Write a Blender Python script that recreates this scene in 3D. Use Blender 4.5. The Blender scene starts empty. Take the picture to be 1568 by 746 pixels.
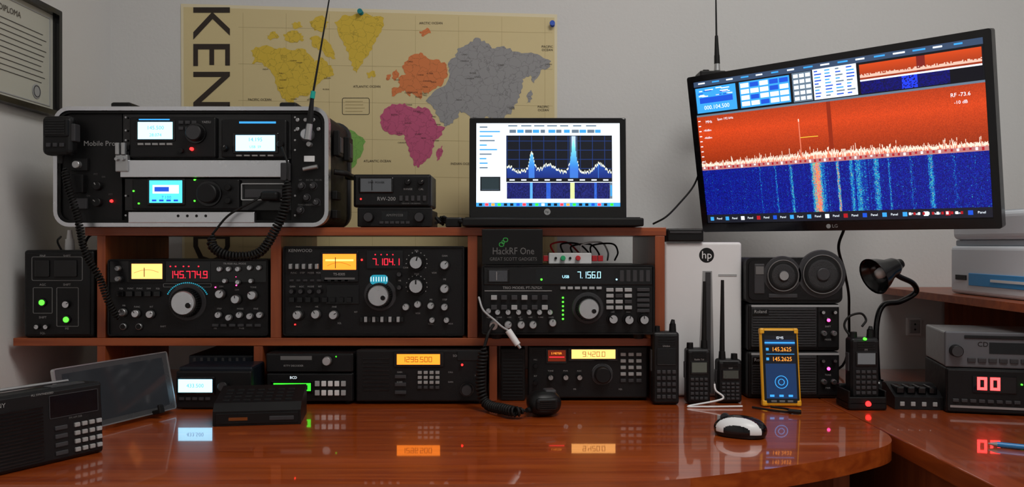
import bpy, bmesh, math, random
from mathutils import Matrix, Vector
from mathutils.geometry import tessellate_polygon
random.seed(4)
R=random.random
K=.00125; ZC=1.0525          # shelf-front scale (m per drawing unit), eye height
DESK=.75
def kk(y): return K*(1.6+y)/1.6
def pt(u,v,y): return Vector(((u-784)*kk(y),y,ZC+(373-v)*kk(y)))
# ------------------------------------------------------------------ materials
MATS={}
def mat(name,col,rough=.5,metal=0,emit=None,es=1,coat=0,var=.1,bump=0,scale=80,spec=.5):
    if name in MATS: return MATS[name]
    m=bpy.data.materials.new(name); m.use_nodes=True
    nt=m.node_tree; b=nt.nodes['Principled BSDF']
    b.inputs['Base Color'].default_value=(*col,1)
    b.inputs['Metallic'].default_value=metal
    b.inputs['Specular IOR Level'].default_value=spec
    b.inputs['Coat Weight'].default_value=coat
    b.inputs['Coat Roughness'].default_value=.08
    b.inputs['Roughness'].default_value=rough
    if emit:
        b.inputs['Emission Color'].default_value=(*emit,1); b.inputs['Emission Strength'].default_value=es
    else:
        tc=nt.nodes.new('ShaderNodeTexCoord'); n=nt.nodes.new('ShaderNodeTexNoise'); n.inputs['Scale'].default_value=scale
        mr=nt.nodes.new('ShaderNodeMapRange'); mr.inputs['To Min'].default_value=max(.02,rough-var); mr.inputs['To Max'].default_value=min(1,rough+var)
        nt.links.new(tc.outputs['Object'],n.inputs['Vector']); nt.links.new(n.outputs['Fac'],mr.inputs['Value']); nt.links.new(mr.outputs['Result'],b.inputs['Roughness'])
        if bump:
            bp=nt.nodes.new('ShaderNodeBump'); bp.inputs['Strength'].default_value=bump; bp.inputs['Distance'].default_value=.002
            nt.links.new(n.outputs['Fac'],bp.inputs['Height']); nt.links.new(bp.outputs['Normal'],b.inputs['Normal'])
    MATS[name]=m; return m
def wood(name,c1,c2,rough,coat,axis=0,cr_=.1):
    m=bpy.data.materials.new(name); m.use_nodes=True; nt=m.node_tree; b=nt.nodes['Principled BSDF']
    tc=nt.nodes.new('ShaderNodeTexCoord'); mp=nt.nodes.new('ShaderNodeMapping')
    s=[60,60,60]; s[axis]=3; mp.inputs['Scale'].default_value=s
    n=nt.nodes.new('ShaderNodeTexNoise'); n.inputs['Scale'].default_value=1.2; n.inputs['Detail'].default_value=6; n.inputs['Distortion'].default_value=.6
    cr=nt.nodes.new('ShaderNodeValToRGB'); cr.color_ramp.elements[0].position=.35; cr.color_ramp.elements[0].color=(*c1,1)
    cr.color_ramp.elements[1].position=.7; cr.color_ramp.elements[1].color=(*c2,1)
    L=nt.links.new; L(tc.outputs['Object'],mp.inputs['Vector']); L(mp.outputs['Vector'],n.inputs['Vector']); L(n.outputs['Fac'],cr.inputs['Fac']); L(cr.outputs['Color'],b.inputs['Base Color'])
    b.inputs['Roughness'].default_value=rough; b.inputs['Coat Weight'].default_value=coat; b.inputs['Coat Roughness'].default_value=cr_
    return m
def mapland(name,col):
    m=bpy.data.materials.new(name); m.use_nodes=True; nt=m.node_tree; b=nt.nodes['Principled BSDF']; L=nt.links.new
    tc=nt.nodes.new('ShaderNodeTexCoord'); v=nt.nodes.new('ShaderNodeTexVoronoi'); v.feature='DISTANCE_TO_EDGE'; v.inputs['Scale'].default_value=52
    n=nt.nodes.new('ShaderNodeTexNoise'); n.inputs['Scale'].default_value=60; n.inputs['Detail'].default_value=5
    mx=nt.nodes.new('ShaderNodeMix'); mx.data_type='VECTOR'; mx.inputs[0].default_value=.025
    L(tc.outputs['Object'],n.inputs['Vector']); L(tc.outputs['Object'],mx.inputs[4]); L(n.outputs['Color'],mx.inputs[5]); L(mx.outputs[1],v.inputs['Vector'])
    cr=nt.nodes.new('ShaderNodeValToRGB'); cr.color_ramp.elements[0].position=.008; cr.color_ramp.elements[0].color=(*[c*.66 for c in col],1)
    cr.color_ramp.elements[1].position=.035; cr.color_ramp.elements[1].color=(*col,1)
    L(v.outputs['Distance'],cr.inputs['Fac']); L(cr.outputs['Color'],b.inputs['Base Color']); b.inputs['Roughness'].default_value=.7
    return m
def lin(r,g,b):
    f=lambda c:((c/255+.055)/1.055)**2.4 if c>10 else c/255/12.92
    return (f(r),f(g),f(b))
def em(name,rgb,es=1): return mat('glow_'+name,(0,0,0),.3,emit=lin(*rgb),es=es)
BLK=mat('black_plastic',(.0045,.0045,.005),.45,spec=.3)
BLG=mat('black_gloss',(.003,.003,.004),.18)
PAN=mat('panel_charcoal',(.0065,.0066,.0075),.45,bump=.1,scale=400,spec=.3)
GRY=mat('grey_plastic',(.042,.042,.046),.5,spec=.35)
LGR=mat('light_grey_plastic',(.38,.39,.40),.45)
SIL=mat('brushed_aluminium',(.74,.76,.8),.3,1)
STL=mat('satin_silver',(.46,.47,.48),.35,.8)
WHT=mat('white_plastic',(.78,.79,.8),.35)
LAB=mat('label_print',(.34,.34,.34),.6)
LAD=mat('label_print_dim',(.14,.14,.14),.6)
RUB=mat('rubber',(.005,.005,.005),.6,spec=.3)
WIN=mat('display_window',(.005,.006,.008),.1)
YEL=mat('yellow_rubber',(.85,.42,.012),.4)
E_OR=em('amber',(255,150,50),1.8); E_ORL=em('amber_bright',(255,180,100),2.2); E_RED=em('red_digit',(255,30,50),3)
E_CY=em('cyan_lcd',(70,205,255),2.2); E_WH=em('white_lcd',(235,248,255),1.3); E_WC=em('white_cyan',(160,225,255),2.6); E_GR=em('green_led',(70,255,45),3.5)
E_MG=em('magenta_led',(255,60,130),6); E_RL=em('red_led',(255,30,30),6); E_BK=em('screen_black',(10,12,20),1); E_BL=em('screen_blue',(30,90,230),1)
E_LB=em('screen_lightblue',(60,165,240),1.2); E_WS=em('screen_white',(235,245,255),1.4); E_DG=em('screen_grey',(110,130,150),1); E_DB=em('dial_cyan',(40,160,185),.9)
E_GL=em('green_lcd',(60,255,50),1.5); E_PH=em('phone_blue',(22,55,100),.8); E_DR=em('screen_red',(190,30,40),1); E_OT=em('orange_display',(255,130,35),2.3)
E_CL=em('clock_red',(255,50,50),7); E_INK=em('lcd_ink',(110,50,8),.5)
def pixmat():
    m=bpy.data.materials.new('glow_spectrum_pixels'); m.use_nodes=True; nt=m.node_tree; b=nt.nodes['Principled BSDF']
    a=nt.nodes.new('ShaderNodeAttribute'); a.attribute_name='Col'
    b.inputs['Base Color'].default_value=(0,0,0,1); b.inputs['Roughness'].default_value=.3
    nt.links.new(a.outputs['Color'],b.inputs['Emission Color']); b.inputs['Emission Strength'].default_value=1.25; return m
PIX=pixmat()
# ------------------------------------------------------------------ builder
def smooth(pts,n=8):
    P=[Vector(p) for p in pts]; P=[P[0]*2-P[1]]+P+[P[-1]*2-P[-2]]; o=[]
    for i in range(1,len(P)-2):
        for j in range(n):
            t=j/n; a,b,c,d=P[i-1:i+3]
            o.append(.5*((2*b)+(c-a)*t+(2*a-5*b+4*c-d)*t*t+(3*b-a-3*c+d)*t**3))
    o.append(P[-2]); return o
TC={}
def textmesh(s):
    if s not in TC:
        c=bpy.data.curves.new('t','FONT'); c.body=s; c.align_x='CENTER'; c.align_y='CENTER'; c.resolution_u=2
        o=bpy.data.objects.new('t',c); bpy.context.scene.collection.objects.link(o)
        me=bpy.data.meshes.new_from_object(o)
        TC[s]=([v.co.copy() for v in me.vertices],[list(p.vertices) for p in me.polygons])
        bpy.data.objects.remove(o); bpy.data.curves.remove(c); bpy.data.meshes.remove(me)
    return TC[s]
SEG={'0':'abcdef','1':'bc','2':'abged','3':'abgcd','4':'fgbc','5':'afgcd','6':'afgedc','7':'abc','8':'abcdefg','9':'abcdfg'}
class Dev:
    def __init__(s,name,y=0,M=None,k=1,uc=784,vc=373):
        s.name=name;s.V=[];s.F=[];s.FM=[];s.FS=[];s.UV=[];s.C=[];s.mats=[]
        if M is None: s.M=Matrix.Translation((0,y,ZC)); s.k=kk(y)
        else: s.M=M; s.k=k
        s.uc,s.vc=uc,vc
    def X(s,u): return (u-s.uc)*s.k
    def Z(s,v): return (s.vc-v)*s.k
    def add(s,V,F,m,sm=False,cols=None):
        o=len(s.V); s.V+=[s.M@Vector(v) for v in V]
        if m not in s.mats: s.mats.append(m)
        mi=s.mats.index(m)
        for i,f in enumerate(F):
            s.F.append([a+o for a in f]); s.FM.append(mi)
            s.FS.append(sm if isinstance(sm,bool) else sm[i]); s.C.append(cols[i] if cols else (1,1,1))
    def box3(s,x0,x1,y0,y1,z0,z1,m,b=0,seg=2):
        if b<=0:
            V=[(x,y,z) for x in(x0,x1) for y in(y0,y1) for z in(z0,z1)]
            s.add(V,[(0,1,3,2),(4,6,7,5),(0,4,5,1),(2,3,7,6),(0,2,6,4),(1,5,7,3)],m); return
        bm=bmesh.new(); bmesh.ops.create_cube(bm,size=1)
        for v in bm.verts: v.co=Vector(((x0+x1)/2+v.co.x*abs(x1-x0),(y0+y1)/2+v.co.y*abs(y1-y0),(z0+z1)/2+v.co.z*abs(z1-z0)))
        b=min(b,abs(x1-x0)*.45,abs(y1-y0)*.45,abs(z1-z0)*.45)
        bmesh.ops.bevel(bm,geom=bm.edges[:],offset=b,segments=seg,affect='EDGES',profile=.5)
        bm.verts.index_update()
        s.add([v.co.copy() for v in bm.verts],[[v.index for v in f.verts] for f in bm.faces],m); bm.free()
    def box(s,u0,v0,u1,v1,y0,y1,m,b=0,seg=2): s.box3(s.X(u0),s.X(u1),y0,y1,s.Z(v1),s.Z(v0),m,b,seg)
    def frus(s,a,b,ra,rb,m,seg=16,sm=True,capm=None):
        a=Vector(a);b=Vector(b);d=(b-a).normalized(); n=d.orthogonal().normalized(); t=d.cross(n)
        V=[]
        for c,r in((a,ra),(b,rb)):
            for i in range(seg):
                w=2*math.pi*i/seg; V.append(c+n*math.cos(w)*r+t*math.sin(w)*r)
        s.add(V,[(i,(i+1)%seg,seg+(i+1)%seg,seg+i) for i in range(seg)],m,sm)
        s.add(V[:seg],[list(range(seg))[::-1]],m); s.add(V[seg:],[list(range(seg))],capm or m)
    def tube(s,pts,r,m,seg=7):
        P=[Vector(p) for p in pts]; V=[]; n=None
        for i,p in enumerate(P):
            d=(P[min(i+1,len(P)-1)]-P[max(i-1,0)]).normalized()
            if n is None: n=d.orthogonal().normalized()
            n=(n-d*n.dot(d)).normalized(); t=d.cross(n); rr=r(i/(len(P)-1)) if callable(r) else r
            for j in range(seg):
                w=2*math.pi*j/seg; V.append(p+n*math.cos(w)*rr+t*math.sin(w)*rr)
        F=[(i*seg+j,i*seg+(j+1)%seg,(i+1)*seg+(j+1)%seg,(i+1)*seg+j) for i in range(len(P)-1) for j in range(seg)]
        s.add(V,F,m,True); s.add(V[:seg],[list(range(seg))],m); s.add(V[-seg:],[list(range(seg))],m)
    def coil(s,pts,Rr,pitch,r,m,n=9):
        P=smooth(pts,10); L=[0]
        for i in range(1,len(P)): L.append(L[-1]+(P[i]-P[i-1]).length)
        N=max(2,int(L[-1]/pitch*n)); out=[]; nn=None;j=0
        for i in range(N+1):
            l=L[-1]*i/N
            while j<len(L)-2 and L[j+1]<l: j+=1
            t=(l-L[j])/max(1e-9,L[j+1]-L[j]); c=P[j].lerp(P[j+1],t); d=(P[j+1]-P[j]).normalized()
            if nn is None: nn=d.orthogonal().normalized()
            nn=(nn-d*nn.dot(d)).normalized(); b=d.cross(nn); w=2*math.pi*i/n
            rr=Rr*min(1,i/20+.05,(N-i)/20+.05)
            out.append(c+nn*math.cos(w)*rr+b*math.sin(w)*rr)
        s.tube(out,r,m,5)
    def knob(s,u,v,r,l,m,cap=None,tick=None,skirt=None,y=0,seg=24):
        x,z=s.X(u),s.Z(v); r*=s.k
        if skirt: s.frus((x,y,z),(x,y-l*.25,z),r*1.25,r*1.2,skirt,seg)
        s.frus((x,y,z),(x,y-l*.92,z),r,r*.93,m,seg); s.frus((x,y-l*.92,z),(x,y-l,z),r*.93,r*.82,m,seg,capm=cap or m)
        if tick:
            a=R()*2.4-1.2+math.pi/2
            V=[Vector((x+math.cos(a)*q*r+math.sin(a)*w*r,y-l-.0004,z+math.sin(a)*q*r-math.cos(a)*w*r)) for q,w in((.25,-.09),(.8,-.09),(.8,.09),(.25,.09))]
            s.add(V,[(0,1,2,3)],tick)
    def bigknob(s,u,v,r,l=.022,y=0):
        s.knob(u,v,r,l*.25,BLK,skirt=GRY,y=y,seg=40)
        x,z=s.X(u),s.Z(v); q=r*s.k
        for i in range(36):
            w=2*math.pi*i/36
            s.frus((x+math.cos(w)*q*.92,y-l*.2,z+math.sin(w)*q*.92),(x+math.cos(w)*q*.88,y-l*.8,z+math.sin(w)*q*.88),q*.07,q*.07,BLK,5)
        s.frus((x,y,z),(x,y-l*.85,z),q*.9,q*.86,BLK,40)
        s.frus((x,y-l*.85,z),(x,y-l,z),q*.8,q*.74,STL,40,capm=SIL)
        s.frus((x+q*.38,y-l,z-q*.15),(x+q*.38,y-l-.003,z-q*.15),q*.2,q*.18,STL,16,capm=BLK)
    def quad(s,u0,v0,u1,v1,dy,m):
        s.add([(s.X(u0),dy,s.Z(v1)),(s.X(u1),dy,s.Z(v1)),(s.X(u1),dy,s.Z(v0)),(s.X(u0),dy,s.Z(v0))],[(0,1,2,3)],m)
    def poly(s,pts,y0,y1,m):
        n=len(pts); V=[(s.X(u),y0,s.Z(v)) for u,v in pts]+[(s.X(u),y1,s.Z(v)) for u,v in pts]
        s.add(V,[list(range(n))[::-1],list(range(n,2*n))]+[(i,(i+1)%n,n+(i+1)%n,n+i) for i in range(n)],m)
    def flat(s,pts,dy,m):
        V=[Vector((s.X(u),dy,s.Z(v))) for u,v in pts]; T=[]
        for t in tessellate_polygon([V]):
            a,b,c=[V[i] for i in t]
            nrm=(b-a).cross(c-a)
            if nrm.length<1e-9: continue
            T.append(tuple(t) if nrm.y<0 else tuple(t)[::-1])
        s.add(V,T,m)
    def text(s,t,u,v,h,m,dy=-.0007,rot=0,sx=1):
        V,F=textmesh(t); c,d=math.cos(rot),math.sin(rot); q=h*s.k/.73; x0,z0=s.X(u),s.Z(v)
        s.add([(x0+(c*a.x*sx-d*a.y)*q,dy,z0+(d*a.x*sx+c*a.y)*q) for a in V],F,m)
    def seg7(s,t,u,v,w,h,m,dy=-.001,th=.16):
        x=u; T=w*th
        for ch in t:
            if ch=='.': s.quad(x-w*.02,v+h-T,x+T,v+h,dy,m); x+=w*.32; continue
            if ch==' ': x+=w*1.25; continue
            if ch==':': s.quad(x,v+h*.25,x+T,v+h*.25+T,dy,m); s.quad(x,v+h*.65,x+T,v+h*.65+T,dy,m); x+=w*.4; continue
            g={'a':(0,0,w,T),'d':(0,h-T,w,h),'g':(0,h/2-T/2,w,h/2+T/2),'f':(0,0,T,h/2),'e':(0,h/2,T,h),'b':(w-T,0,w,h/2),'c':(w-T,h/2,w,h)}
            for q in SEG[ch]:
                a=g[q]; s.quad(x+a[0],v+a[1],x+a[2],v+a[3],dy,m)
            x+=w*1.3
    def led(s,u,v,r,m,dy=-.002):
        x,z=s.X(u),s.Z(v); r*=s.k; s.frus((x,0,z),(x,dy,z),r,r*.8,m,12)
    def rrect(s,u0,v0,u1,v1,r,n=6):
        o=[]
        for cx,cy,a in((u1-r,v0+r,0),(u0+r,v0+r,90),(u0+r,v1-r,180),(u1-r,v1-r,270)):
            for i in range(n+1):
                w=math.radians(a+90*i/n); o.append((cx+r*math.cos(w),cy-r*math.sin(w)))
        return o
    def ring(s,u0,v0,u1,v1,r,w,y0,y1,m):
        A=s.rrect(u0,v0,u1,v1,r); B=s.rrect(u0+w,v0+w,u1-w,v1-w,max(r-w,1)); n=len(A)
        V=[(s.X(u),y,s.Z(v)) for y in(y0,y1) for L in(A,B) for u,v in L]
        F=[]
        for i in range(n):
            j=(i+1)%n
            F+=[(i,j,n+j,n+i),(2*n+i,2*n+j,3*n+j,3*n+i),(i,j,2*n+j,2*n+i),(n+i,n+j,3*n+j,3*n+i)]
        s.add(V,F,m)
    def grid(s,u0,v0,u1,v1,nx,ny,fn,dy):
        V=[(s.X(u0+(u1-u0)*i/nx),dy,s.Z(v1+(v0-v1)*j/ny)) for j in range(ny+1) for i in range(nx+1)]
        F=[];C=[]
        for j in range(ny):
            for i in range(nx):
                a=j*(nx+1)+i; F.append((a,a+1,a+nx+2,a+nx+1)); C.append(lin(*[max(0,min(255,c)) for c in fn(i,j,nx,ny)]))
        s.add(V,F,PIX,False,C)
    def ell(s,c,rx,ry,rz,m,nu=20,nv=12,z0=-1,mf=None,pw=1):
        V=[];c=Vector(c)
        sg=lambda t:math.copysign(abs(t)**pw,t)
        for j in range(nv+1):
            p=-math.pi/2+math.pi*j/nv
            for i in range(nu):
                w=2*math.pi*i/nu
                V.append(c+Vector((rx*sg(math.cos(p))*sg(math.cos(w)),ry*sg(math.cos(p))*sg(math.sin(w)),max(z0*rz,rz*math.sin(p)))))
        gr={}
        for j in range(nv):
            for i in range(nu):
                f=[j*nu+i,j*nu+(i+1)%nu,(j+1)*nu+(i+1)%nu,(j+1)*nu+i]
                mm=mf(sum((V[q]-c for q in f),Vector())/4) if mf else m
                gr.setdefault(mm,[]).append(f)
        for mm,F in gr.items(): s.add(V,F,mm,True)
    def finish(s):
        xs=[v.x for v in s.V];ys=[v.y for v in s.V];zs=[v.z for v in s.V]
        o=Vector(((min(xs)+max(xs))/2,(min(ys)+max(ys))/2,min(zs)))
        me=bpy.data.meshes.new(s.name); me.from_pydata([v-o for v in s.V],[],s.F)
        for m in s.mats: me.materials.append(m)
        me.polygons.foreach_set('material_index',s.FM); me.polygons.foreach_set('use_smooth',s.FS)
        if PIX in s.mats:
            ca=me.color_attributes.new('Col','FLOAT_COLOR','CORNER'); d=[]
            for p,c in zip(s.F,s.C): d+=[*c,1.0]*len(p)
            ca.data.foreach_set('color',d)
        me.update(); ob=bpy.data.objects.new(s.name,me); ob.location=o
        bpy.context.scene.collection.objects.link(ob); return ob
ID=Matrix.Identity(4)
def TR(x,y,z,yaw=0,lean=0): return Matrix.Translation((x,y,z))@Matrix.Rotation(math.radians(yaw),4,'Z')@Matrix.Rotation(math.radians(lean),4,'X')
# ------------------------------------------------------------------ room
WALL=mat('painted_wall',lin(220,220,219),.85,bump=.25,scale=120)
CEI=mat('ceiling_paint',(.75,.75,.75),.9); FLO=mat('floor_tiles',(.25,.22,.2),.4)
def room(n,a,m):
    d=Dev(n,M=ID); d.box3(*a,m); d.finish()
room('wall_back',(-1.07,1.35,.42,.52,0,2.6),WALL); room('wall_left',(-1.07,-.97,-3.1,.42,0,2.6),WALL)
room('wall_right',(1.25,1.35,-3.1,.42,0,2.6),WALL); room('wall_front',(-.97,1.25,-3.1,-3.0,0,2.6),WALL)
room('floor',(-1.07,1.35,-3.1,.52,-.1,0),FLO); room('ceiling',(-1.07,1.35,-3.1,.52,2.6,2.7),CEI)
room('baseboard_back',(-.97,1.25,.408,.42,0,.08),WHT)
# ------------------------------------------------------------------ desk
DW=wood('desk_cherry_laminate',(.30,.044,.006),(.50,.098,.014),.28,1,0,.035)
SW=wood('shelf_cherry_laminate',(.24,.048,.012),(.38,.088,.022),.42,.15)
SWZ=wood('shelf_cherry_upright',(.22,.045,.012),(.34,.078,.022),.42,.15,2)
d=Dev('desk',M=ID)
edge=smooth([(.598,-.24,0),(.594,-.285,0),(.572,-.335,0),(.521,-.379,0),(.421,-.441,0),(.3,-.496,0),(.177,-.535,0),(.0,-.549,0)],5)
P=[(-.962,.415),(.598,.415)]+[(p.x,p.y) for p in edge]+[(-.962,-.553)]
n=len(P); V=[(x,y,DESK) for x,y in P]+[(x,y,DESK-.028) for x,y in P]
d.add(V,[list(range(n)),list(range(n,2*n))[::-1]]+[(i,(i+1)%n,n+(i+1)%n,n+i) for i in range(n)],DW)
d.box3(-.955,-.93,-.45,.40,0,DESK-.028,SWZ); d.box3(.50,.525,-.30,.40,0,DESK-.028,SWZ); d.box3(-.93,.5,.2,.22,.3,DESK-.028,SW)
d.finish()
d=Dev('side_desk',M=ID)
d.box3(.602,1.245,-.95,.415,DESK-.028,DESK,wood('side_desk_laminate',(.26,.040,.007),(.40,.075,.013),.3,1,1,.035),.002)
d.box3(.62,.645,-.93,.38,0,DESK-.028,SWZ); d.box3(1.21,1.235,-.93,.38,0,DESK-.028,SWZ); d.finish()
# ------------------------------------------------------------------ shelf unit
TOPZ=ZC+.031; MIDZ=ZC-.181
d=Dev('radio_shelf_unit',M=ID)
d.box3(-.8175,.295,0,.30,TOPZ-.016,TOPZ,SW,.001)
d.box3(-.955,.285,0,.30,MIDZ-.015,MIDZ,SW,.001)
for u0,u1 in((148,161),(414,430),(716,731),(1003,1018)):
    d.box3((u0-784)*K,(u1-784)*K,.001,.298,MIDZ,TOPZ-.016,SWZ,.001)
for u0,u1 in((148,161),(388,402),(749,761),(998,1012)):
    d.box3((u0-784)*K,(u1-784)*K,.001,.298,DESK+.0005,MIDZ-.015,SWZ,.001)
d.finish()
# ------------------------------------------------------------------ map poster
d=Dev('world_map_poster',y=.4185)
PAP=mat('map_paper',lin(222,205,155),.6,bump=.05)
GRAT=mat('map_graticule',lin(196,178,130),.7)
BORD=mat('map_border',lin(235,224,190),.6)
sk=lambda u,v:(u,v+(u-277)*.018)
d.poly([sk(277,6),sk(853,12),sk(853,400),sk(279,402)],-.0006,0,BORD)
d.poly([sk(281,11),sk(849,17),sk(849,394),sk(283,396)],-.0008,-.0002,PAP)
for i in range(8): d.poly([sk(372+i*66,18),sk(372.6+i*66,18),sk(372.6+i*66,392),sk(372+i*66,392)],-.001,-.0005,GRAT)
for i in range(7): d.poly([sk(365,40+i*56),sk(846,40+i*56),sk(846,40.7+i*56),sk(365,40.7+i*56)],-.001,-.0005,GRAT)
def coast(pts):
    o=[]
    for i,(a,b) in enumerate(pts):
        c,e=pts[(i+1)%len(pts)]; o.append((a,b)); L=math.hypot(c-a,e-b); nx,ny=(e-b)/L,-(c-a)/L; am=min(2.4,L*.16)
        for t in(.25,.5,.75):
            q=(R()-.5)*2*am; o.append((a+(c-a)*t+nx*q,b+(e-b)*t+ny*q))
    return o
yl=lin(224,192,66)
land={'yellow':(yl,[[(384,76),(392,70),(404,68),(420,72),(436,70),(452,74),(466,72),(474,80),(482,92),(492,84),(500,90),(508,100),(512,110),(502,114),(492,120),(484,130),(477,138),(472,144),(458,144),(450,150),(454,160),(464,164),(476,176),(486,184),(478,186),(464,174),(448,166),(438,152),(430,142),(424,128),(418,112),(408,100),(398,94),(386,96),(390,86)],
 [(512,30),(524,20),(544,17),(566,18),(588,22),(584,44),(576,58),(566,74),(556,92),(546,108),(538,96),(534,76),(526,60),(518,46)],[(474,56),(488,52),(502,60),(510,72),(514,86),(504,84),(494,74),(482,70)],[(434,50),(448,44),(462,48),(466,58),(452,62),(438,60)],[(474,30),(494,20),(504,30),(496,44),(482,44)],[(408,52),(422,46),(428,54),(414,60)],[(562,106),(574,104),(575,112),(563,114)],[(446,34),(458,30),(464,38),(452,42)]]),
 'orange':(lin(224,130,74),[[(600,142),(600,130),(612,126),(610,114),(622,108),(616,98),(622,88),(632,78),(644,74),(654,82),(668,84),(684,92),(686,108),(678,122),(664,130),(656,138),(646,132),(644,146),(636,140),(630,134),(628,142),(620,132),(612,136)],[(601,106),(607,100),(611,110),(605,118),(600,114)],[(592,110),(598,108),(598,116),(592,117)],[(642,42),(654,36),(660,44),(648,50)]]),
 'pink':(lin(200,90,130),[[(592,160),(604,154),(620,152),(630,158),(644,158),(656,160),(662,174),(670,186),(682,188),(674,202),(664,214),(662,228),(652,240),(642,250),(633,246),(628,228),(622,212),(618,200),(604,200),(590,196),(582,182),(584,170)],[(670,222),(678,216),(676,232),(669,240)]]),
 'grey':(lin(154,154,156),[[(686,94),(690,84),(698,80),(700,68),(710,64),(720,56),(732,50),(744,58),(758,66),(772,62),(790,70),(808,72),(828,76),(844,84),(840,94),(828,98),(824,108),(818,118),(812,106),(800,112),(800,126),(796,140),(790,150),(784,162),(772,172),(774,188),(768,200),(760,188),(756,174),(744,170),(736,178),(730,196),(722,180),(716,168),(704,162),(700,174),(690,182),(680,186),(672,172),(664,160),(652,148),(662,136),(678,126),(688,110)],[(808,134),(813,128),(815,142),(806,150)],[(762,208),(780,202),(790,212),(776,218)],[(790,188),(799,184),(802,202),(793,208)],[(744,200),(752,202),(764,216),(756,214)],[(796,214),(816,212),(828,222),(812,224)]]),
 'green':(lin(128,182,88),[[(500,194),(516,188),(536,194),(560,212),(552,236),(538,254),(526,276),(516,304),(508,286),(504,244),(498,212)]]),
 'teal':(lin(150,110,150),[[(800,246),(822,236),(844,240),(850,262),(838,276),(812,272),(800,262)]])}
for n_,(c,ps) in land.items():
    m=mapland('map_'+n_,c)
    for p in ps: d.flat([sk(*q) for q in coast(p)],-.0014,m)
INK=mat('map_ink',lin(50,40,32),.7)
d.text('KEN',321,88,60,INK,dy=-.0016,rot=-math.pi/2,sx=1.04); d.text('WOOD',321,284,60,INK,dy=-.0016,rot=-math.pi/2,sx=.87)
for t,u,v in(('ATLANTIC OCEAN',562,129),('ATLANTIC OCEAN',578,243),('PACIFIC OCEAN',398,149),('INDIAN OCEAN',708,247),('PACIFIC',838,68),('OCEAN',838,73),('ARCTIC OCEAN',660,32),('AUSTRALIA',825,256),('PACIFIC',832,160),('OCEAN',832,165)):
    d.text(t,u,v+4,3.6,INK,dy=-.0018)
for c in (land['grey'][1][0],land['pink'][1][0],land['yellow'][1][0],land['orange'][1][0]):
    for _ in range(12):
        a=c[int(R()*len(c))]; b=c[int(R()*len(c))]; t=.35+.3*R(); d.text(random.choice(['CHINA','SUDAN','MALI','OMAN','CANADA','IRAN','RUSSIA','INDIA','CHAD']),a[0]*t+b[0]*(1-t),a[1]*t+b[1]*(1-t)+5,2.3,INK,dy=-.0018)
d.ring(524,150,566,176,3,.8,-.0014,-.0005,INK)
for i in range(4): d.box(529,155+i*5,560-6*R(),156.2+i*5,-.0014,-.0005,GRAT)
d.finish()
PINB=mat('pin_blue',(.02,.1,.6),.3); PINT=mat('pin_teal',(.01,.25,.3),.3)
for u,v,m in((553,20,PINT),(846,38,PINB)):
    d=Dev('push_pin',y=.4165); x,z=d.X(u),d.Z(v)
    d.frus((x,0,z),(x,-.003,z),.006,.0055,m); d.frus((x,-.003,z),(x-.001,-.011,z+.001),.0032,.0038,m); d.frus((x-.001,-.011,z+.001),(x-.001,-.014,z+.001),.0066,.006,m); d.finish()
# ------------------------------------------------------------------ certificate on left wall
d=Dev('framed_certificate',M=TR(-.969,.002,ZC+.266,90),k=.001,uc=0,vc=0)
d.ring(-162,-223,162,0,3,11,-.02,0,BLG); d.box(-155,-216,155,-6,-.006,0,mat('certificate_paper',lin(195,196,185),.5))
d.ring(-140,-203,140,-19,2,2,-.0072,-.005,LGR); d.text('DIPLOMA',0,-180,12,INK,dy=-.0075)
for i in range(10): d.box(-110+8*R(),-162+i*11,125-20*R(),-161+i*11,-.0072,-.005,GRY)
d.knob(90,-42,15,.0005,LGR,y=-.007); d.ring(78,-54,102,-30,12,1.5,-.0082,-.006,GRY); d.finish()
# ------------------------------------------------------------------ flight case
Y0=-.02
d=Dev('rack_flight_case',y=Y0)
zb=373-.0315/kk(Y0)
d.poly(d.rrect(88,168,500,zb,20),.012,.215,RUB)
d.ring(84,164,504,zb,24,6,-.006,.014,SIL); d.ring(90,170,498,zb-6,19,4,-.003,.0,RUB); d.ring(84,164,504,zb,24,8,.205,.22,GRY)
# inner panels
d.box(94,174,186,340,.002,.012,BLK,.001); d.box(446,174,496,340,.0,.012,BLK,.001); d.box(187,174,445,243,.004,.012,BLG)
d.box(200,180,332,242,-.006,.012,PAN,.003); d.box(340,184,440,242,-.006,.012,PAN,.003)
d.box(210,185,271,217,-.008,-.004,BLG,.002); d.quad(214,188,267,214,-.0085,E_WC)
d.box(358,204,428,236,-.008,-.004,BLG,.002); d.quad(363,208,423,232,-.0085,E_WC)
d.text('145.500',241,197,6,E_LB,dy=-.009); d.text('28.074',241,208,5,E_LB,dy=-.009); d.text('14.195',393,215,6,E_LB,dy=-.009); d.text('USB  S9',393,226,4,E_LB,dy=-.009)
d.quad(368,187,424,190,-.0068,E_LB); d.quad(215,183,262,185,-.0068,E_LB)
for i in range(5): d.box(214+i*11,220,222+i*11,223,-.009,-.006,LAB); d.box(364+i*12,238,372+i*12,240,-.009,-.006,LAB)
d.knob(302,205,13,.016,BLK,cap=GRY,skirt=BLG,y=-.006); d.knob(280,232,4,.008,BLK,y=-.006); d.led(296,229,3,E_RL,dy=-.011)
d.knob(432,222,5,.01,BLK,y=-.006); d.knob(347,228,5,.012,BLK,tick=LAB,y=-.006)
for i in range(3):
    for j in range(2): d.box(276+i*10,186+j*9,283+i*10,191+j*9,-.009,-.005,GRY,.0005)
d.text('YAESU',318,188,3.5,LAB,dy=-.0068)
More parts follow.
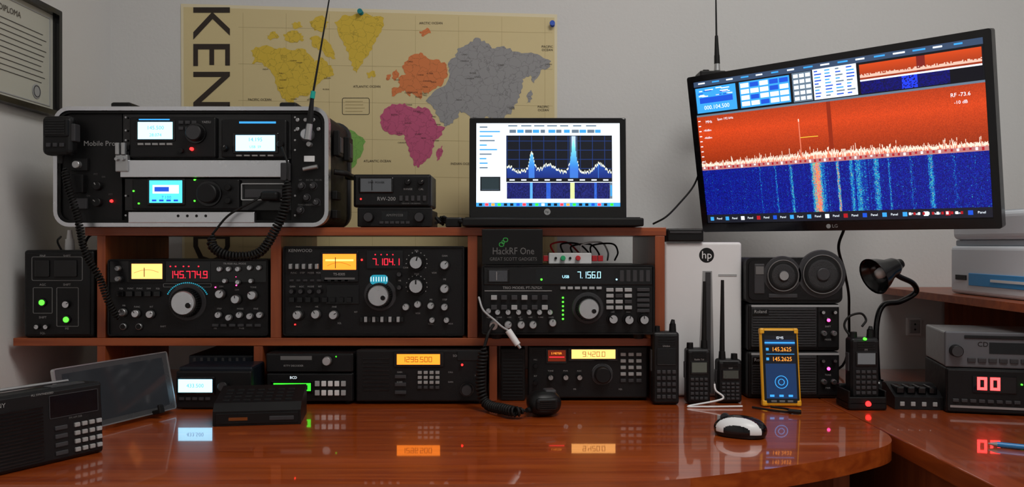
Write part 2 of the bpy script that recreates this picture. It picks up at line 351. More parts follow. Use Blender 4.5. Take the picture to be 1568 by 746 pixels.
# aluminium rack strips
d.box(187,246,444,272,-.008,.0,SIL,.001); d.box(181,238,200,264,-.013,.0,STL,.002); d.box(432,250,446,278,-.013,0,GRY,.002)
for u in(185,194): d.frus((d.X(u),-.013,d.Z(245)),(d.X(u),-.02,d.Z(245)),.004,.003,STL); d.box(u-3,220,u+3,238,-.016,-.008,STL,.001)
d.box(190,274,445,322,.004,.012,BLG)
d.box(204,275,368,321,-.006,.01,PAN,.003); d.box(228,274,286,315,-.009,-.003,BLG,.002); d.quad(232,277,282,311,-.0095,E_CY)
d.quad(237,284,277,297,-.0098,E_WS); d.quad(240,287,262,294,-.0101,E_BL); d.text('7.100',258,303,5,E_BL,dy=-.0101)
for i in range(4): d.quad(236+i*11,306,243+i*11,309,-.0101,E_BL)
d.knob(322,297,16,.015,BLK,cap=PAN,skirt=BLG,y=-.006); d.knob(352,288,5,.01,BLK,y=-.006); d.knob(352,308,5,.01,BLK,y=-.006)
for u,v in((207,293),(300,276),(328,308),(308,290),(215,312),(300,308)): d.led(u,v,1.5,E_GR,dy=-.008)
d.ring(370,281,436,307,2,1.5,-.004,.008,STL); d.box(375,290,432,303,-.002,.006,GRY,.001)
d.box(200,325,392,zb-6,-.01,.004,SIL,.001)
for i in range(4): d.knob(276+i*14,331,2.2,.0006,BLK,y=-.01)
# left column
d.text('Mobile Pro',152,220,8,LAB,dy=.001)
d.box(110,243,136,262,-.006,.004,PAN,.001); d.box(112,268,132,296,-.012,.004,BLK,.002); d.led(171,308,2.4,E_RL,dy=-.003); d.knob(122,253,6,.01,STL,y=-.006)
d.knob(150,285,7,.01,BLK,tick=LAB,y=.002); d.knob(150,310,7,.01,BLK,tick=LAB,y=.002); d.box(108,304,134,320,-.004,.004,GRY,.001)
for v in(180,200,215,230,300,330):
    for u in(193,452): d.knob(u,v,1.6,.001,STL,y=-.001)
for i in range(7): d.text(random.choice(['ANT','PTT','12V','ON','REC']),100+(i*23)%80,265+(i*31)%60,2.6,LAD,dy=.001)
# right column
d.knob(471,207,9,.016,STL,cap=SIL,skirt=GRY,y=0); d.box(466,239,482,248,-.003,0,WHT,.0005); d.knob(475,222,4,.014,STL,y=0); d.frus((d.X(466),-.008,d.Z(260)),(d.X(488),-.01,d.Z(256)),.004,.004,STL)
for u,v in((462,285),(480,285),(470,303),(485,310),(460,322)): d.knob(u,v,5,.008,BLK,tick=LAB,cap=GRY,skirt=GRY,y=0)
for u,v in((456,184),(468,184),(480,184),(456,198),(488,198)): d.knob(u,v,3,.003,STL,y=0)
for i in range(6): d.text(random.choice(['VHF','HF','USB','DC IN','FAN']),460+(i%3)*14,276+(i//3)*38,2.8,LAD,dy=-.0007)
d.text('CONNECTORS',474,314,2.6,LAD)
# rubber caps, top handle, side latch
for a,b in((165,196),(425,452)): d.box3(d.X(a),d.X(b),.01,.06,d.Z(168),d.Z(155),RUB,.004)
d.tube(smooth([(d.X(240),.13,d.Z(166)),(d.X(250),.13,d.Z(161)),(d.X(330),.13,d.Z(161)),(d.X(340),.13,d.Z(166))]),.004,RUB)
sx=d.X(503)
for yy in(.04,.14):
    d.box3(sx,sx+.012,yy,yy+.04,d.Z(235),d.Z(195),RUB,.002); d.box3(sx+.01,sx+.014,yy+.008,yy+.032,d.Z(230),d.Z(205),GRY,.002)
d.tube(smooth([(sx,.05,d.Z(260)),(sx+.02,.06,d.Z(262)),(sx+.023,.11,d.Z(264)),(sx+.02,.16,d.Z(262)),(sx,.17,d.Z(260))]),.006,RUB)
for v in(290,320): d.box3(sx-.003,sx+.008,.04,.08,d.Z(v+14),d.Z(v),RUB,.002)
d.finish()
# whip antenna on case
def whip(name,pts,teal=None):
    d=Dev(name,M=ID); a,b,c,e=[Vector(p) for p in pts]
    d.frus(a,b,.007,.006,STL); d.frus(b,b.lerp(c,.3),.0065,.006,BLK); d.frus(b.lerp(c,.3),c,.0055,.0035,BLK,12)
    if teal: d.frus(c,c.lerp(e,.05),.0046,.0044,mat('teal_heatshrink',(.0,.4,.33),.4))
    d.tube([c,c.lerp(e,.5),e],lambda t:.0022-.0012*t,BLK,8); d.frus(e,e+(e-c).normalized()*.006,.002,.002,BLK); d.finish()
whip('whip_antenna',[pt(471,214,-.044),pt(474,190,-.044),pt(478,151,-.044),pt(516,-70,-.044)],True)
# hand mic on case + coil
def handmic(name,M,w=.055,h=.075):
    d=Dev(name,M=M); d.box3(-w/2,w/2,-.034,-.004,0,h,BLK,.01,4); d.box3(-w*.42,w*.42,-.037,-.02,h*.45,h*.93,PAN,.004)
    for i in range(6): d.box3(-w*.32,w*.32,-.0385,-.034,h*(.52+i*.065),h*(.545+i*.065),BLG)
    d.box3(w/2-.004,w/2+.005,-.03,-.01,h*.35,h*.8,GRY,.002); d.frus((0,-.018,0),(0,-.018,-.014),.006,.004,RUB); d.box3(-.01,.01,-.006,0.0,h*.5,h*.7,STL,.001)
    for i in range(3): d.box3(-w*.3+i*w*.22,-w*.16+i*w*.22,-.038,-.03,h*.2,h*.3,GRY,.001)
    d.finish()
p=pt(99,240,-.03); handmic('hand_microphone',TR(p.x,-.026,p.z,0),.056,.073)
d=Dev('coiled_cable',M=ID); d.coil([pt(99,255,-.05),pt(104,285,-.05),pt(118,330,-.05),pt(130,385,-.05),pt(152,425,-.045),pt(166,462,-.03),pt(182,490,-.018)],.0055,.0055,.002,RUB); d.finish()
d=Dev('coiled_cable',M=ID)
d.tube(smooth([pt(432,225,-.045),pt(440,250,-.055),pt(440,275,-.06)]),.0022,RUB)
d.coil([pt(440,275,-.06),pt(437,315,-.065),pt(420,355,-.065),pt(395,388,-.06),pt(352,392,-.06),pt(326,378,-.055),pt(326,358,-.05)],.0072,.006,.0024,RUB)
d.tube(smooth([pt(326,358,-.05),pt(350,330,-.05),pt(385,310,-.045),pt(402,300,-.035)]),.0022,RUB)
d.box3(*[pt(400,0,-.04).x,pt(428,0,-.04).x],-.05,-.026,pt(0,308,-.04).z,pt(0,293,-.04).z,BLK,.006,3); d.finish()
# ------------------------------------------------------------------ SWR meter & small radio
y=.05; k=kk(y); vb=373-.0316/k
d=Dev('compact_transceiver',y=y); d.box(551,320,659,vb,0,.16,BLK,.003); d.box(548,318,662,vb-1,-.006,.004,PAN,.002)
d.knob(566,333,8,.014,BLK,cap=GRY,y=-.006); d.knob(643,333,8,.014,BLK,cap=GRY,y=-.006); d.quad(585,324,625,337,-.0065,WIN); d.text('AM/FM/SSB',605,330,4,LAD,dy=-.007)
for i in range(6): d.box(582+i*8,339,588+i*8,343,-.008,-.004,GRY,.0005)
d.finish()
d=Dev('swr_meter',y=y-.005); d.box(541,267,660,317.5,0,.11,BLK,.004,3); d.box(544,270,657,315,-.003,.002,PAN,.002)
d.box(550,272,603,296,-.006,.0,BLG,.002); d.quad(553,274,600,294,-.0065,mat('meter_face_grey',(.12,.135,.15),.4)); d.text('SWR  POWER',577,280,3,BLK,dy=-.007); d.box(570,276,571,292,-.0072,-.0066,BLK)
d.text('RW-200',592,305,6,LAB,dy=-.0035); d.knob(625,279,5,.01,BLK,tick=LAB,y=-.003); d.knob(645,279,5,.01,BLK,tick=LAB,y=-.003); d.text('RANGE',625,290,3,LAB,dy=-.0035); d.text('CAL',645,290,3,LAB,dy=-.0035)
for i in range(5): d.box(612+i*9,300,617+i*9,308,-.006,-.002,GRY,.0005)
d.led(553,305,1.5,E_RL,dy=-.004); d.text('SENSOR 1.8-200MHz',630,312,2.4,LAD,dy=-.0035); d.finish()
d=Dev('power_cables',M=ID)
for a in range(5):
    q=[Vector((-.155+R()*.02,.03+R()*.1,TOPZ+.005+R()*.012))]
    for i in range(6): q.append(Vector((-.15+i*.014+R()*.02,.02+R()*.1,TOPZ+.006+R()*.016)))
    d.tube(smooth(q),.0028,RUB)
d.box3(-.13,-.10,.03,.06,TOPZ+.0005,TOPZ+.02,BLK,.003); d.finish()
# ------------------------------------------------------------------ laptop
def lap_spec(i,j,nx,ny):
    x=i/nx;y=j/ny
    h=.1+.07*lapn[i]+.42*math.exp(-((x-.235)/.028)**2)+.05*math.exp(-((x-.235)/.1)**2)+.80*math.exp(-((x-.635)/.035)**2)+.18*math.exp(-((x-.4)/.07)**2)+.2*math.exp(-((x-.88)/.06)**2)+.12*math.exp(-((x-.02)/.05)**2)
    if .60<x<.67 and y>h-.05: return (190,215,240) if .615<x<.655 else (60,80,110)
    if y<h-.025: return (60+150*max(0,(y-.3)),120+200*max(0,y-.2),210+40*y) if h>.35 else (15+40*y,40+100*y,120+120*y)
    if y<h+.02: return (235,240,220)
    if i%19==0 or j%14==0: return (20,50,110)
    return (6,10,22)
def lap_wf(i,j,nx,ny):
    x=i/nx; c=R()*25
    if abs(x-.635)<.02: return (220,235,160)
    if abs(x-.235)<.012: return (90,170,240)
    if abs(x-.4)<.02 or abs(x-.86)<.015: return (30+c,80+c,200)
    return (5+c,12+c,70+c*2)
lapn=[R() for _ in range(260)]
lx=.0775
d=Dev('laptop_computer',M=TR(lx,.205,TOPZ+.0205,0,-3),k=kk(.2),uc=839,vc=336)
d.box(718,178,960,336,0,.007,BLG,.006,3); d.poly(d.rrect(719,179,959,335,8),-.0015,.001,BLG)
d.quad(729,187,950,316,-.0020,E_WS)
d.quad(775,206,938,278,-.0022,E_BK); d.grid(776,207,937,272,163,64,lap_spec,-.0024); d.quad(776,272,937,278,-.0026,E_BK)
for i in range(9): d.box(780+i*18,274,788+i*18,276,-.0028,-.0026,E_WS)
d.grid(776,279,934,304,120,12,lap_wf,-.0024); d.quad(934,279,938,304,-.0025,E_DG); d.quad(935,283,937.5,300,-.0027,E_LB)
d.quad(735,270,766,292,-.0024,E_BK); d.quad(737,272,764,290,-.0025,E_DG)
d.quad(737,271.5,764,289.5,-.0026,mat('scr_dk',(0,0,0),.3,emit=lin(40,55,60),es=1))
for i in range(10): d.box(734,192+i*7,734+10+R()*22,194+i*7,-.0023,-.002,E_LB if i%3 else E_DG)
for i in range(7): d.box(778+i*20,190,790+i*20+R()*4,192,-.0023,-.002,E_DG)
for i in range(12): d.box(780+i*12,197,786+i*12+R()*5,202,-.0023,-.002,E_LB if i%2 else E_DG)
d.quad(729,310,950,316,-.0023,E_LB)
cols=[E_BL,E_RL,E_OR,E_GL,E_WS,E_BK]
for i in range(22): d.quad(733+i*9.6,311,738+i*9.6,315,-.0025,cols[i%6] if i%4 else E_BK)
d.frus((d.X(838),-.0015,d.Z(324)),(d.X(838),-.0025,d.Z(324)),.007,.007,STL,20); d.text('hp',838,324,4,BLK,dy=-.003)
# base
d.M=TR(lx,.205,TOPZ+.0005)
bw=.172; d.box3(-bw,bw,-.225,.005,.001,.017,BLK,.003,3); d.box3(-bw+.006,bw-.006,-.218,-.01,.017,.0185,PAN)
for r in range(5):
    for c in range(15): d.box3(-.15+c*.0203,-.15+c*.0203+.017,-.03-r*.019-.015,-.03-r*.019,.0185,.0200,BLG)
d.box3(-.05,.05,-.205,-.145,.0185,.0188,GRY); d.frus((-.12,0,.019),(.12,0,.019),.006,.006,BLG,10)
d.finish()
# ------------------------------------------------------------------ big monitor
mn=[R() for _ in range(620)]; pk=[R()**9 for _ in range(620)]
def m_sp(i,j,nx,ny):
    x=i/nx;y=j/ny
    h=.03+.04*mn[i]+.12*pk[i]+.07*math.exp(-((x-.5)/.3)**2)*(.5+.5*mn[i])
    if abs(x-.405)<.0016: h=.74
    if y<h: return (255,225,205) if y>h-.05 or mn[i]>.7 else (225,120,90)
    if abs(y-.40)<.009 and .405<x<.47: return (250,200,60)
    if abs(x-.515)<.007 and y>.1: return (140,40,15)
    g=1-.5*abs(y-.66); n=(R()-.5)*26
    return (206*g+n,66*g+n*.5,24*g+n*.2)
ws=[R() for _ in range(620)]
def m_wf(i,j,nx,ny):
    x=i/nx;y=j/ny; n=R(); b=.22*ws[i]*(.4+.6*R())+(.16 if R()<.10 else 0)
    jt=math.sin(y*23+i//40)*.0012
    for c,w,a in((.457,.011,1.15),(.36,.006,.4),(.30,.003,.3),(.53,.005,.6),(.575,.006,.32),(.60,.012,.3),(.66,.010,.36),(.70,.004,.25),(.83,.008,.42),(.90,.003,.2),(.24,.003,.2),(.44,.008,.4),(.77,.004,.2),(.48,.02,.18),(.62,.05,.1)):
        b+=a*math.exp(-((x-c+jt)/w)**2)*(.25+.95*R())
    if b>.8: return (240,85+90*n,95)
    if b>.62: return (225,140-60*n,90)
    if b>.52: return (120,190,130)
    if b>.35: return (20+40*n,120+80*n,200)
    if b>.21: return (12,45+50*n,170)
    return (8+10*n,10+22*n,85+80*n)
MM=TR(.636,.0495,ZC+.026,-45,11)
d=Dev('computer_monitor',M=MM,k=.001,uc=296.5,vc=340)
d.box(0,0,593,340,0,.022,BLG,.004,3); d.box(60,50,530,300,.02,.05,BLK,.012,3); d.ring(0,0,593,340,5,13,-.003,.004,BLG)
d.box(2,322,591,339,-.0032,.002,BLG)
d.quad(14,13,579,320,-.0004,E_BK)
d.grid(14,88,579,196,560,80,m_sp,-.0008); d.grid(14,204,579,302,560,98,m_wf,-.0008)
d.quad(14,196,579,204,-.0009,mat('scr_axis',(0,0,0),.3,emit=lin(200,130,130),es=1))
for i in range(56): d.quad(18+i*10,197,22+i*10,200+3*R(),-.0012,E_DR if i%3 else E_WS)
X=lambda t:14+565*t
d.quad(14,13,579,24,-.0006,mat('scr_bar',(0,0,0),.3,emit=lin(60,80,110),es=1)); d.quad(14,84,579,88,-.0007,E_DG)
d.quad(X(.005),27,X(.175),80,-.0007,E_LB); d.quad(X(.02),48,X(.16),60,-.0009,E_BL); d.text('000.104.500',X(.09),70,9,E_WS,dy=-.0012)
for i in range(18):
    a=X(.01+.14*R()); b=29+R()*16; d.quad(a,b,a+6+14*R(),b+2,-.001,random.choice([E_WS,E_WS,E_BL]))
d.quad(X(.19),27,X(.385),80,-.0007,E_LB)
for r in range(4):
    for c in range(5): d.quad(X(.195+c*.038),30+r*12.5,X(.228+c*.038),39+r*12.5,-.0009,random.choice([E_WS,E_WS,E_WS,E_BL]))
d.quad(X(.395),25,X(.465),82,-.0007,E_DG)
for r in range(5):
    for c in range(3): d.box(X(.40+c*.022),28+r*11,X(.417+c*.022),35+r*11,-.001,-.0006,E_WS)
d.quad(X(.47),24,X(.62),82,-.0007,E_WS)
for r in range(9):
    for c in range(4): d.quad(X(.475+c*.037),27+r*6,X(.487+c*.037+.016*R()),29.5+r*6,-.0009,random.choice([E_DG,E_LB,E_BL]))
def mini(i,j,nx,ny):
    y=j/ny
    if y<.2+.15*R() and y>.1: return (230,190,170)
    return (150+60*y,50+20*y,20) if not(.48<i/nx<.56) else (120,30,25)
d.grid(X(.63),28,X(.995),56,100,16,mini,-.0008); d.quad(X(.63),56,X(.995),59,-.0009,E_WS)
d.grid(X(.63),59,X(.995),82,100,12,lambda i,j,nx,ny:(30,60,230) if abs(i/nx-.42)<.07 and R()<.8 else (8,8,60+R()*60) if i/nx<.75 else (4,4,16),-.0008)
for i in range(16): d.quad(X(.02+i*.06),16,X(.02+i*.06+.02+.02*R()),19,-.0009,E_LB if i%2 else E_WS)
d.text('MHz',X(.05),100,6,E_WS,dy=-.0012); d.text('Span 192 kHz',X(.12),97,5,E_WS,dy=-.0012); d.text('RF -73.6',X(.93),104,7,E_WS,dy=-.0012); d.text('-10 dB',X(.93),117,6,E_WS,dy=-.0012)
for i in range(9): d.quad(X(.004),96+i*11,X(.014),98+i*11,-.0012,E_WS)
for v in(118,134): d.text('-40dBm',X(.04),v,4.5,E_WS,dy=-.0012)
d.quad(14,302,579,320,-.0007,mat('scr_task',(0,0,0),.3,emit=lin(28,30,42),es=1))
for i in range(15):
    d.box(22+i*37,307,30+i*37,315,-.0011,-.0006,[E_LB,E_LB,E_WS,E_DR,E_BL][i%5]); d.text('Panel',44+i*37,311,4.5,E_WS,dy=-.0011)
for i in range(12): d.quad(440+i*8,308,444+i*8,313,-.0012,E_DR if i%2 else E_WS)
d.text('LG',300,331,7,LAB,dy=-.0036); d.frus((d.X(287),-.0032,d.Z(331)),(d.X(287),-.0038,d.Z(331)),.0045,.0045,LGR)
# arm to wall
d.box(246,120,346,220,.048,.056,STL,.002)
c=MM@Vector((0,.056,.17)); inv=MM.inverted()
w=[c,c+Vector((.03,.04,.0)),Vector((.80,.30,c.z)),Vector((.80,.412,c.z))]
d.tube([inv@p for p in w],.012,STL,10)
q=[inv@Vector((x_,y_,z_)) for x_ in(.76,.84) for y_ in(.408,.4195) for z_ in(c.z-.06,c.z+.06)]
d.add(q,[(0,1,3,2),(4,6,7,5),(0,4,5,1),(2,3,7,6),(0,2,6,4),(1,5,7,3)],STL)
d.finish()
d=Dev('clip_antenna_mount',y=.215); d.M=Matrix.Translation((0,.232,ZC)); d.k=kk(.232)
d.box(1072,108,1112,120,0,.05,BLK,.003); d.box(1078,105,1088,109,.01,.03,BLG,.002); d.box(1074,118,1110,150,.045,.055,BLK,.002); d.finish()
whip('whip_antenna',[pt(1098,108.5,.25),pt(1098,98,.25),pt(1097,55,.25),pt(1095,-90,.25)])
d=Dev('power_cable',M=ID); d.tube(smooth([pt(1074,255,.28),pt(1062,285,.27),pt(1040,312,.25),pt(1020,332,.2),pt(1000,343,.22)]),.0022,RUB)
d.finish()
d=Dev('power_cable',M=ID); d.tube(smooth([pt(1292,352,.09),pt(1284,380,.12),pt(1294,420,.2),pt(1300,470,.3),pt(1290,560,.35),Vector((.66,.36,DESK+.004))]),.003,RUB); d.finish()
# ------------------------------------------------------------------ radio A (left, middle tier)
def body(d,u0,v0,u1,v1,dep,feet,panel=PAN,inset=3):
    d.box(u0+2,v0+2,u1-2,v1-1,.004,dep,BLK,.003); d.box(u0,v0,u1,v1,0,.012,panel,.003,2)
    d.ring(u0,v0,u1,v1,4,2.2,-.0035,.004,BLK)
    if feet:
        zt=d.Z(v1); zf=feet-ZC
        for a in(u0+22,u1-22):
            for yy in(.02,dep-.03): d.frus((d.X(a),yy,zt+.001),(d.X(a),yy,zf+.0004),.011,.009,RUB,14)
def sk_(d,L,r=5,l=.011,**kw):
    for u,v in L: d.knob(u,v,r,l,kw.get('m',STL),cap=kw.get('cap',SIL),skirt=kw.get('skirt',BLK),tick=kw.get('tick',BLK),seg=16)
LBL=['MODE','GAIN','SQL','RIT','TONE','STEP','DIM','CALL','VOX','SHIFT','FUNC','MIC','PWR','SCAN','MS','MR','FINE','AGC']
def labels(d,L,h=2.6,m=LAB,dy=-.0007):
    for u,v in L: d.text(random.choice(LBL),u,v,h,m,dy=dy)
d=Dev('base_station_transceiver',y=.003)
body(d,166,397,411,514,.24,MIDZ)
d.box(169,400,408,432,-.002,.0,BLG); d.box(198,400,254,431,-.004,0,BLK,.001); d.quad(203,404,250,427,-.0045,E_ORL); d.tube([(d.X(207+i*2.2),-.0048,d.Z(418-5*math.sin(i/18*math.pi))) for i in range(18)],.0004,E_INK,4); d.box(222,410,223,424,-.0052,-.0046,BLK)
d.box(256,401,323,431,-.003,0,WIN); d.seg7('145.774.9',260,415,6.2,11,E_RED,dy=-.0035)
for u in(262,270,282,290,305): d.led(u,408,1.2,E_RED,dy=-.004)
d.text('TR-9500 ALL MODE',360,404,3,LAB,dy=-.0025)
d.bigknob(287,463,23,.024)
for i in range(25):
    w=math.radians(25+i*5.4); u=287+33*math.cos(w);v=463-30*math.sin(w); d.frus((d.X(u),0,d.Z(v)),(d.X(u),-.0012,d.Z(v)),.0013,.0013,E_DB,6)
d.ring(250,434,324,440,2,.8,-.001,0,LAD)
sk_(d,[(183,411),(183,427)],4); sk_(d,[(190,478),(210,480),(232,481)],6); sk_(d,[(190,500),(214,500)],5,.006,cap=BLK)
for i in range(5): d.box(181+i*14,446,191+i*14,454,-.007,0,BLG,.0008)
labels(d,[(186+i*14,442) for i in range(5)]+[(190,468),(210,470),(232,470)])
sk_(d,[(338,412),(352,412),(366,412),(384,410),(398,410)],4); sk_(d,[(339,450),(363,458),(388,452)],7,.014); sk_(d,[(336,482),(352,486),(368,482),(384,484),(399,482)],5)
sk_(d,[(346,430),(366,432),(386,430)],3.6); labels(d,[(338,421),(366,421),(392,420),(339,439),(363,444),(388,440),(336,473),(368,473),(392,473),(250,500),(330,503),(370,503)])
for i in range(6): d.box(326+i*13,496,335+i*13,500,-.005,0,GRY,.0005)
for u,v in((330,440),(362,424),(362,437)): d.led(u,v,1.1,E_MG,dy=-.002)
d.finish()
# ------------------------------------------------------------------ radio B
d=Dev('base_station_transceiver',y=.003)
body(d,434,377,711,514,.26,MIDZ)
d.box(492,385,549,432,-.004,0,BLG,.001); d.quad(495,389,546,413,-.0045,E_OT); d.quad(499,397,542,400,-.005,E_ORL)
d.tube([(d.X(502+i*2),-.0052,d.Z(407-5*math.sin(i/18*math.pi))) for i in range(19)],.0004,E_INK,4); d.box(514,394,515,411,-.0054,-.005,BLK)
d.text('TS-830S',520,420,4,LAB,dy=-.0045); d.quad(498,425,544,428,-.0046,LAD)
d.box(562,384,617,411,-.003,0,WIN); d.seg7('7.104.1',571,396,6,10,E_RED,dy=-.0035)
for u in(575,584,593,602): d.led(u,390,1.1,E_RED,dy=-.004)
d.poly(d.rrect(567,421,594,436,6),-.003,0,E_DB)
for i in range(7): d.box(568+i*4,424,569+i*4,431,-.0035,-.003,E_WS)
d.bigknob(582,452,20,.026)
for i in range(11): d.box(552+i*6.2,485,556.5+i*6.2,493,-.006,0,LGR if i%2 else BLG,.0006)
sk_(d,[(638,402)],11,.016,m=BLK); sk_(d,[(638,438)],12,.016,m=BLK); sk_(d,[(681,406),(681,442)],7,.014)
for c,v in((638,402),(638,438)):
    for i in range(11):
        w=math.radians(-30+i*24); d.box(c+16*math.cos(w)-.7,v-16*math.sin(w)-.7,c+16*math.cos(w)+.7,v-16*math.sin(w)+.7,-.001,0,LAB)
sk_(d,[(660,468),(681,470),(640,466),(622,470)],5.5); sk_(d,[(612,420),(612,440)],4,m=BLK,cap=GRY)
sk_(d,[(457,482),(485,481),(512,482)],7,.014); d.knob(457,482,10,.002,BLG); sk_(d,[(448,446),(462,446),(476,446),(490,446)],4,m=BLK,cap=GRY)
for i in range(5): d.box(444+i*10,404,449+i*10,412,-.011,0,STL,.001)
for i in range(8): d.box(444+i*12.5,455,452+i*12.5,463,-.008,0,BLG,.0008)
for i in range(9): d.box(444+i*10.5,428,450+i*10.5,431,-.004,0,GRY,.0004)
d.box(500,436,550,466,-.002,0,BLG,.001); d.text('KENWOOD',460,384,5,LAB)
labels(d,[(450+i*13,418) for i in range(4)]+[(448+i*14,439) for i in range(4)]+[(457,470),(485,470),(512,470),(638,384),(681,392),(638,420),(681,428),(660,459),(681,459),(640,480),(520,495),(660,496),(690,496),(620,410),(545,478),(612,430),(665,418)])
sk_(d,[(662,490),(684,490)],4.5,.01); d.led(554,398,1.5,E_RL,dy=-.003); d.led(452,497,1.2,E_RL,dy=-.003); d.finish()
# ------------------------------------------------------------------ radio C
d=Dev('base_station_transceiver',y=-.03)
body(d,738,406,1002,512,.27,MIDZ)
d.box(741,409,999,436,-.002,0,BLG,.001); d.box(746,412,780,433,-.004,0,BLK,.001); d.quad(749,414,777,431,-.0045,mat('meter_face_dark',(.06,.065,.075),.3)); d.box(760,416,761,429,-.005,-.0045,LAB)
d.box(820,411,940,434,-.003,-.001,WIN); d.seg7('7.156.0',884,416,5.2,10,E_WC,dy=-.0036); d.led(829,428,1.8,E_GR,dy=-.005); d.text('USB',866,424,4.5,E_WC,dy=-.0036)
d.text('TRIO MODEL FT-767GX',800,441,4.2,LAB); d.box(742,445,845,446,-.001,0,LAB)
for r in range(2):
    for c in range(6): d.box(752+c*15.5,452+r*15,761+c*15.5,459+r*15,-.007,0,LGR if (r+c)%3==0 else GRY,.0008)
sk_(d,[(748,476),(762,478),(778,478),(794,478),(810,478),(826,478),(842,478)],4.2,.010); sk_(d,[(756,496),(778,497),(798,497),(816,497)],6,.012); sk_(d,[(938,488),(962,489),(985,489)],7.5,.016,m=BLK)
sk_(d,[(846,494)],6); labels(d,[(748+i*16,486) for i in range(7)]+[(938,478),(962,478),(985,478),(760,489),(798,489)],2.3)
for i in range(6): d.led(862,456+i*6.5,1.5,E_GR,dy=-.003)
d.bigknob(900,472,19.5,.026)
for i in range(3):
    for j in range(4): d.box(928+i*14,441+j*9,939+i*14,446.5+j*9,-.006,0,LGR if (i*j)%3!=1 else GRY,.0006)
for j in range(5): d.box(975,441+j*8,994,446+j*8,-.005,0,GRY,.0006)
for i in range(6): d.box(858+i*11,439,866+i*11,443,-.004,0,LGR,.0005)
for i in range(5): d.box(949+i*10,414,955+i*10,431,-.003,-.001,GRY,.0004)
d.led(944,428,1.5,E_WC,dy=-.004); d.finish()
# black product box
d=Dev('black_gadget_box',y=-.026); d.box(738,351,831,405.6,0,.021,BLK,.0012)
d.text('HackRF One',786,385,11,LAD,dy=-.0005,sx=.82); d.text('GREAT SCOTT GADGETS',786,397,5.2,LAD,dy=-.0005,sx=.9)
GRN=mat('green_print',(.03,.35,.06),.5)
d.ring(764,371,772,378,3,1.2,-.0006,0,GRN); d.ring(770,364,778,371,3,1.2,-.0006,0,GRN); d.ring(768,368,773,374,2,1,-.0007,0,GRN); d.finish()
# antenna switch + cables
d=Dev('antenna_switch',y=.02); zt=ZC+(373-406)*kk(-.03)+.0008
vb=373-(zt-ZC)/kk(.02); d.box(840,vb-17,906,vb,0,.05,WHT,.002); REDP=mat('red_plastic',(.6,.02,.03),.4); GNP=mat('green_plastic',(.02,.4,.15),.4)
d.knob(862,vb-9,4,.008,GNP); d.knob(885,vb-9,4,.008,REDP); d.knob(873,vb-9,2,.003,BLK); d.knob(851,vb-9,2,.004,BLK)
for x,q in((832,REDP),(907,REDP),(916,REDP)): d.box(x,vb-13,x+8,vb-4,.005,.015,q,.001)
for i in range(5):
    d.tube(smooth([(d.X(850+i*14),.02,d.Z(vb-15)),(d.X(845+i*16),.03,d.Z(vb-26-5*R())),(d.X(870+i*18),.05,d.Z(vb-30-4*R())),(d.X(890+i*16),.08,d.Z(vb-18)),(d.X(905+i*12),.12,d.Z(vb-4))]),.0018,[REDP,RUB,RUB,WHT,RUB][i])
d.finish()
# mic cable from radio C
d=Dev('coiled_cable',M=ID)
p0=pt(756,496,-.046); d.frus(p0,p0+Vector((.0,-.02,-.002)),.0075,.0075,STL)
d.tube(smooth([p0+Vector((0,-.02,0)),pt(748,510,-.08),pt(742,530,-.085)]),.003,RUB)
d.coil([pt(742,530,-.085),pt(737,565,-.085),pt(737,600,-.09),pt(747,620,-.10),Vector((-.014,-.14,DESK+.0135)),Vector((.006,-.162,DESK+.0135)),Vector((.022,-.155,DESK+.0135))],.0075,.0065,.0026,RUB); d.finish()
d=Dev('microphone_plug',M=ID); a=pt(778,506,-.07);b=pt(793,528,-.075); d.frus(a,b,.0062,.0058,WHT); d.frus(b,b+(b-a)*.25,.0035,.003,STL); d.tube(smooth([a,pt(768,500,-.072),pt(757,490,-.07),pt(740,475,-.055),pt(733,455,-.04)]),.002,LGR); d.finish()
d=Dev('hand_microphone',M=TR(.056,-.128,DESK+.0005,12))
d.ell((0,0,.022),.030,.026,.022,BLK,24,14,pw=.7); d.box3(-.02,.02,-.028,-.01,.012,.034,PAN,.006,3)
for i in range(5): d.box3(-.014,.014,-.0295,-.022,.015+i*.0035,.0165+i*.0035,BLG)
d.box3(.0,.02,-.012,.012,.038,.046,GRY,.003); d.frus((-.024,-.006,.012),(-.034,-.014,.0125),.006,.004,RUB); d.finish()
# ------------------------------------------------------------------ lower tier radios
def vdesk(y): return 373+(ZC-DESK-.0008)/kk(y)
y=-.03
d=Dev('scanner_receiver',y=y); vb=vdesk(y); vt=541
d.box(407,vt,541,570,0,.18,BLK,.003); d.box(409,571,541,vb-4,.002,.2,BLK,.003)
for a in(418,530): d.frus((d.X(a),.02,d.Z(vb-4)),(d.X(a),.02,d.Z(vb)),.006,.006,RUB); d.frus((d.X(a),.17,d.Z(vb-4)),(d.X(a),.17,d.Z(vb)),.006,.006,RUB)
d.box(409,572,540,vb-5,-.003,.004,PAN,.002); d.box(409,543,539,569,-.002,.002,PAN,.001)
d.knob(502,552,7,.014,STL,cap=SIL,skirt=BLK); d.led(515,546,1.6,E_GR); d.quad(430,545,478,551,-.0025,LAD); d.text('RTTY DECODER',450,560,3,LAB,dy=-.0026)
d.box(416,583,480,601,-.005,0,BLG,.001); d.quad(420,586,477,598,-.0055,E_GL); d.quad(422,588,452,590,-.0058,BLK); d.quad(456,589,472,596,-.0058,BLK)
for i in range(5):
    for j in range(2): d.box(483+i*10,583+j*14,490+i*10,591+j*14,-.006,-.002,WHT if i%4 else LGR,.0008)
d.text('BCD',450,578,4,E_WH,dy=-.0034); labels(d,[(425,606),(445,606),(465,606)],2.4,dy=-.0034); d.finish()
d=Dev('tabletop_communications_receiver',y=y); d.box(546,537,744,vb-5,.003,.2,BLK,.003); d.box(545,536,745,vb-4,0,.01,PAN,.003,3)
